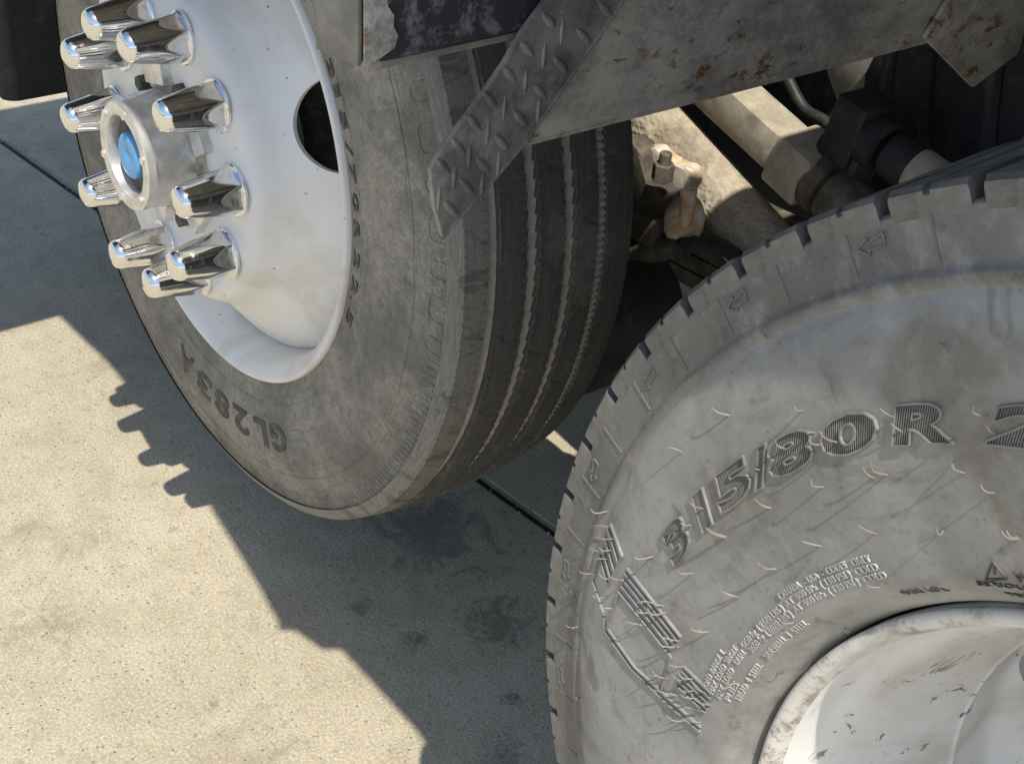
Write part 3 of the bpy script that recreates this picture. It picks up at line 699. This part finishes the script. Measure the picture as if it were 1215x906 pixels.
g = bmesh.new(); box(g, (E3 + E4) * .5 + Vector((-.012, 0, -.0035)), ((E4 - E3).length + .02, .02, .006), frame_of(Vector((0, 0, 1)), Vector((0, 1, 0))) if False else Matrix.Rotation(math.atan2(inn.y, inn.x), 3, 'Z'), .001)
obj('bottom_lip', g, 'greysteel', beam)

XS = .632
up = (hx(740, 0, XS) - hx(622, 172, XS)).normalized()
P = [hx(640, 13, XS), hx(619, 42, XS), hx(599, 77, XS), hx(569, 119, XS), hx(530, 170, XS), hx(511, 203, XS), hx(516, 246, XS), hx(526, 283, XS), hx(575, 226, XS), hx(622, 172, XS), hx(700, 58, XS), hx(740, 0, XS)]
P = [P[0] + up * .14] + P + [P[-1] + up * .12]
g = bmesh.new(); prism(g, P, Vector((-.006, 0, 0)), .0012)
strip = obj('tread_plate', g, 'checker', truck); strip['label'] = 'narrow strip of dusty checker plate hanging in front of the tyre tread'
def lens(p, q, wd, h):
    g = bmesh.new(); d = q - p; L = d.length; x = d / L; n = Vector((1, 0, 0)); y = n.cross(x); m = 8; rows = []
    for i in range(m + 1):
        u = i / m; w_ = wd * math.sin(PI * u) ** .8 + 1e-4; hh = h * math.sin(PI * u) ** .7; c = p + d * u
        rows.append([g.verts.new(c + y * (w_ * s) + n * (z * hh)) for s, z in ((-1, -.15), (-.6, .75), (0, 1), (.6, .75), (1, -.15))])
    for A, B in zip(rows, rows[1:]):
        for i in range(4): g.faces.new((A[i], A[i + 1], B[i + 1], B[i]))
    obj('plate_lug', g, 'checker', strip, ang=60)
cs = lambda x, y: hx(370 + x / 3.115, y / 3.115, XS)
for x, y in ((875, 75), (795, 180), (730, 275), (660, 370), (600, 455), (540, 540), (485, 615), (1085, 35), (1005, 135), (920, 240), (845, 340), (770, 435), (700, 525), (635, 612), (573, 690), (513, 770), (960, -30)):
    lens(cs(x - 27, y - 30), cs(x + 27, y + 30), .0040, .0022)
for x, y in ((858, 210), (790, 305), (712, 400), (650, 490), (582, 580), (527, 655), (470, 735), (925, 120), (838, 412), (690, 612), (630, 690)):
    lens(cs(x + 3, y - 52), cs(x - 5, y + 52), .0024, .0019)
g = bmesh.new(); a, c = hx(524, 284, XS), hx(622, 172, XS)
tube(g, [a, (a + c) / 2, c, hx(742, -3, XS), hx(742, -3, XS) + up * .1], .0014, 8); obj('edge_bead', g, 'checker', strip)
XP = .627
A0 = [hx(623, 171, XP), hx(860, 111, XP), hx(1102, 49, XP), hx(1230, 14, XP)]
top = [hx(1230, -60, XP), hx(742, -3, XP) + up * .05]
g = bmesh.new(); prism(g, A0 + top, Vector((-.007, 0, 0)), .0015)
panel = obj('splash_panel', g, 'panel', truck); panel['label'] = 'flat steel splash panel with rust spots behind the steer tyre'
g = bmesh.new(); tube(g, [p + Vector((-.0035, 0, .0005)) for p in A0], .0042, 8); obj('rolled_edge', g, 'panel', panel)
XG = .634
g = bmesh.new(); prism(g, [hx(1098, 46, XG), hx(1155, 104, XG), hx(1235, 45, XG), hx(1235, -40, XG), hx(1140, -20, XG)], Vector((-.006, 0, 0)), .0015)
obj('corner_gusset', g, 'panel', panel)

# ===== chassis pieces seen between the wheels
def thing_tube(name, pts, rads, mat, n=28):
    g = bmesh.new(); tube(g, pts, rads, n); return obj(name, g, mat, truck, ang=40)
Y = .42
a, c = hy(775, 148, Y), hy(905, 296, Y); dv = (c - a).normalized()
thing_tube('trailing_arm', [a - dv * .35, a - dv * .1, a, c, c + dv * .2], [.043, .043, .044, .046, .046], 'casting')
Y = .46
a, c = hy(862, 112, Y), hy(937, 180, Y); dv = (c - a).normalized(); L = (c - a).length
R = frame_of(dv)
g = bmesh.new(); box(g, (a + c) / 2 - dv * .12, (.062, .058, L + .26), R, .014); rod = obj('torque_rod', g, 'tube', truck)
g = bmesh.new(); box(g, c + dv * .028, (.074, .070, .062), R, .006); obj('rod_clamp', g, 'tube', rod)
g = bmesh.new(); cyl(g, c + dv * .05, c + dv * .075, .041, 28); cyl(g, c + dv * .08, c + dv * .098, .038, 28); obj('clamp_ring', g, 'grime', rod)
g = bmesh.new(); tube(g, [c + dv * .09, c + dv * .12, c + dv * .16, c + dv * .3], [.034, .035, .030, .030], 24); obj('rod_boot', g, 'grime', rod)
Y = .48
a, c = hy(1018, 152, Y), hy(1090, 204, Y); dv = (c - a).normalized(); R = frame_of(dv)
g = bmesh.new(); box(g, a, (.065, .085, .05), R, .008); box(g, a + Vector((-.01, 0, -.055)), (.05, .07, .07), R, .01); pf = obj('pipe_flange', g, 'dark', truck)
g = bmesh.new(); cyl(g, a + dv * .01, a + dv * .05, .034, 24); cyl(g, a + dv * .055, a + dv * .10, .030, 24); obj('hose_clamp', g, 'dark', pf)
g = bmesh.new(); tube(g, [a + dv * .09, c, c + dv * .2], .029, 24); obj('air_pipe', g, 'tube', pf)
# pale plate, strap and dark liner further in
Y = .66
g = bmesh.new(); prism(g, [hy(972, 60, Y), hy(985, 95, Y), hy(1003, 150, Y), hy(1030, 165, Y), hy(1062, 60, Y), hy(1050, 20, Y)], Vector((0, .012, 0)), .002); pl = obj('hanger_plate', g, 'tube', truck)
Y = .645
g = bmesh.new(); prism(g, [hy(1026, 88, Y), hy(1021, 142, Y), hy(1040, 150, Y), hy(1050, 60, Y), hy(1042, 56, Y)], Vector((0, .012, 0)), .002); obj('strap', g, 'dark', pl)
Y = .60
g = bmesh.new(); prism(g, [hy(1048, 40, Y), hy(1040, 128, Y), hy(1082, 205, Y), hy(1260, 230, Y), hy(1300, -20, Y)], Vector((0, .01, 0)), .003); ln = obj('fender_liner', g, 'dark', truck)
g = bmesh.new(); tube(g, [hy(1106, 60, Y) , hy(1098, 120, Y), hy(1096, 160, Y), hy(1104, 192, Y), hy(1130, 210, Y)], .008, 10); obj('liner_bead', g, 'dark', ln)
g = bmesh.new(); tube(g, [hy(1182, 70, Y), hy(1176, 120, Y), hy(1170, 190, Y)], .014, 10); obj('liner_bead', g, 'dark', ln)

for px_pts, yy, rr in ((((768, 345), (790, 300), (818, 284), (850, 290), (885, 312)), .36, .010), (((935, 95), (955, 130), (985, 150), (1010, 200)), .52, .008), (((1060, 60), (1052, 110), (1048, 170), (1075, 215)), .56, .007)):
    g = bmesh.new(); P = [hy(x, y, yy) for x, y in px_pts]; Q = []
    for i in range(len(P) - 1):
        p0, p1, p2, p3 = P[max(i - 1, 0)], P[i], P[i + 1], P[min(i + 2, len(P) - 1)]
        for k in range(5):
            t = k / 5; Q.append(.5 * (2 * p1 + (p2 - p0) * t + (2 * p0 - 5 * p1 + 4 * p2 - p3) * t * t + (3 * p1 - p0 - 3 * p2 + p3) * t ** 3))
    tube(g, Q + [P[-1]], rr, 12); obj('air_hose', g, 'dark', truck)
# brake bracket, bolt and cam beside the steer tyre
Y = .28
B = lambda x, y, dy=0: hy(740 + x / 4.531, 120 + y / 4.531, Y + dy)
g = bmesh.new(); prism(g, [B(110, 250), B(130, 370), B(205, 470), B(330, 520), B(368, 450), B(360, 380), B(330, 355), B(250, 352), B(205, 290), B(170, 255)], Vector((-.01, .03, -.004)), .004)
br = obj('brake_bracket', g, 'rustcast', truck)
g = bmesh.new(); prism(g, [B(20, 190, -.02), B(40, 520, -.02), B(100, 565, -.02), B(245, 520, -.02), B(240, 485, -.02), B(110, 460, -.02), B(90, 290, -.02)], Vector((0, .03, 0)), .004); obj('bracket_arm', g, 'grime', br)
a = B(205, 425, -.03); R = frame_of((B(225, 300, -.03) - a)); dv = R @ Vector((0, 0, 1))
g = bmesh.new(); cyl(g, a, a + dv * .022, .0135, 6, .06); obj('bracket_bolt', g, 'grime', br)
g = bmesh.new(); cyl(g, a + dv * .021, a + dv * .036, .0075, 14, .1); obj('bolt_stud', g, 'grime', br)
p = B(325, 640, .02)
g = bmesh.new(); bmesh.ops.create_uvsphere(g, u_segments=28, v_segments=18, radius=.029)
for v in g.verts: v.co = p + Vector((v.co.x * .85, v.co.y * .9, v.co.z * 1.25)) 
obj('ball_joint', g, 'rustcast', br, ang=60)
g = bmesh.new(); tube(g, [B(350, 470), B(345, 560), B(330, 660)], [.011, .009, .008], 12); obj('joint_neck', g, 'rustcast', br)
g = bmesh.new(); box(g, B(130, 640, .01), (.07, .05, .045), None, .008); obj('caliper_block', g, 'grime', br)
g = bmesh.new(); tube(g, [B(-60, 780), B(60, 780), B(160, 800), B(290, 790)], [.017, .017, .016, .012], 14); obj('slack_lever', g, 'grime', br)
g = bmesh.new(); prism(g, [B(240, 720), B(370, 750), B(378, 800), B(340, 830), B(290, 770)], Vector((0, .02, 0)), .003); obj('lever_clip', g, 'dark', br)
# brake drum, axle, chassis rails; tank added to blacken the shaded gap
g = bmesh.new(); lathe(g, smooth([(.06, .10), (.03, .17), (-.02, .205), (-.15, .208), (-.17, .20), (-.175, .10)], 3), 64); obj('brake_drum', g, 'grime', wheel1)
g = bmesh.new(); cyl(g, Vector((0, .16, .50)), Vector((0, 2.1, .50)), .06, 24); obj('steer_axle', g, 'grime', truck)
g = bmesh.new(); cyl(g, Vector((1.40, .05, .52)), Vector((1.40, 2.0, .52)), .085, 24); obj('rear_axle', g, 'grime', truck)
g = bmesh.new(); tube(g, [Vector((x, .92, .42)) for x in (-.62, -.60, -.52, .55, .63, .65)], [.05, .14, .19, .19, .14, .05], 32); obj('dark_backdrop_tank', g, 'dark', truck)
for yy in (.78, 1.62):
    g = bmesh.new(); box(g, (.9, yy, .86), (4.6, .008, .27)); box(g, (.9, yy + .035, .728), (4.6, .075, .008)); box(g, (.9, yy + .035, .992), (4.6, .075, .008)); obj('chassis_rail', g, 'grime', truck)
for xx in (-.75, .62, 2.3):
    g = bmesh.new(); box(g, (xx, 1.2, .84), (.09, .84, .16), None, .006); obj('cross_member', g, 'grime', truck)
g = bmesh.new(); cyl(g, Vector((.31, .05, .30)), Vector((.31, .37, .30)), .10, 28, .2); obj('sun_blocker', g, 'dark', truck)  # cylinder added to block sun patches on the ground behind the tyre
for i in range(5):  # leaf pack added to darken the ground seen between the tyres
    g = bmesh.new(); pts = [Vector((x, .56, .24 + .028 * i + .10 * (x / .9) ** 2)) for x in [(-.95 + .09 * i) + (1.9 - .18 * i) * k / 10 for k in range(11)]]
    for a, c in zip(pts, pts[1:]): pass
    A = [Vector((p.x, .51, p.z)) for p in pts] + [Vector((p.x, .51, p.z + .024)) for p in pts[::-1]]
    prism(g, A, Vector((0, .09, 0))); obj('dark_filler_leaf', g, 'grime', truck)
# inner dual tyre and the wheels on the far side, plain but round
fprof = smooth([(-.11, .30), (-.14, .33), (-.152, .42), (-.145, .49), (-.135, .518), (0, .53), (.135, .518), (.145, .49), (.152, .42), (.14, .33), (.11, .30), (.02, .27), (-.08, .2), (-.08, .09)], 3)
g = bmesh.new(); lathe(g, fprof, 96); fm = mesh('inner_tyre', g, 'tread2')
put('inner_tyre', fm, truck, Matrix.Translation((1.40, .205, .522)) @ W2.to_3x3().to_4x4())
FL = Matrix.Rotation(PI, 4, 'Y')
for x, yy in ((0, 2.18), (1.40, 2.32), (1.40, 1.98)): put('far_tyre', fm, truck, Matrix.Translation((x, yy, .522)) @ W2.to_3x3().to_4x4() @ FL)
# black bumper end ahead of the steer wheel
XB = -1.12
z0 = hx(40, 119, XB).z
yl = hx(6, 118, XB).y
P = [Vector((XB, 2.2, z0)), Vector((XB, yl + .02, z0)), Vector((XB - .02, yl, z0)), Vector((XB - .07, yl, z0)), Vector((XB - .07, 2.2, z0))]
g = bmesh.new(); prism(g, P, Vector((0, 0, .45)), .012); bp = obj('bumper', g, 'dark', truck); bp['label'] = 'black bumper end hanging beyond the steer wheel'

# ===== deck over the wheels: unseen, added, outline and gaps shaped for its shadow
ZD = 1.35
g = bmesh.new()
def slabbox(x0, x1, y0, y1, z0, z1): box(g, ((x0 + x1) / 2, (y0 + y1) / 2, (z0 + z1) / 2), (x1 - x0, y1 - y0, z1 - z0))
edge = [(-.13, -.392), (.03, -.383), (.124, -.376), (.236, -.380), (.328, -.384), (.51, -.392), (.617, -.410), (.81, -.432), (.90, -.446), (.916, -.453), (.93, -.434), (.985, -.420), (1.0, -.398), (1.18, -.392), (1.25, -.397), (3.4, -.397)]
def plate(xs, y1, dz=0):
    prism(g, [Vector((x, y, ZD + dz)) for x, y in xs] + [Vector((xs[-1][0], y1, ZD + dz)), Vector((xs[0][0], y1, ZD + dz))], Vector((0, 0, .02)))
plate(edge, .05)
slabbox(-.13, .60, .0503, 2.6, ZD + .001, ZD + .021)
slabbox(.6003, .835, .42, .50, ZD + .0015, ZD + .0215); slabbox(.6003, .70, .5003, .60, ZD + .0015, ZD + .0215); slabbox(.6003, .835, .6003, 2.6, ZD + .0015, ZD + .0215)
slabbox(.8353, 3.4, .0503, 2.6, ZD + .001, ZD + .021)
slabbox(-1.10, -.1303, -.30, 2.6, ZD - .001, ZD + .019)
shade_deck = obj('shade_deck', g, 'shade_deck', truck)
g = bmesh.new(); box(g, (-.735, .55, 1.05), (.97, 2.7, .12), None, .01); obj('shade_slab', g, 'dark', truck)  # unseen slab added to deepen the shade on the ground ahead
g = bmesh.new(); box(g, (2.34, -.36, ZD + .061), (2.1, .06, .08), None, .006); obj('shade_rail', g, 'shade_deck', shade_deck)  # unseen rail added along the edge that shades the rear wheel
for xx in (.2, .46, 1.1, 1.7, 2.4, 3.0):
    g = bmesh.new(); box(g, (xx, 1.2, ZD - .05), (.06, 2.7, .095), None, .004) if xx != .46 else box(g, (xx, 1.2, ZD - .05), (.05, 2.7, .095), None, .004); obj('deck_bearer', g, 'shade_deck', shade_deck)
for yy in (.78, 1.62):
    for xx in (-.4, 1.1, 2.6):
        g = bmesh.new(); box(g, (xx, yy + .03, 1.17), (.08, .05, .37), None, .004); obj('deck_post', g, 'shade_deck', shade_deck)
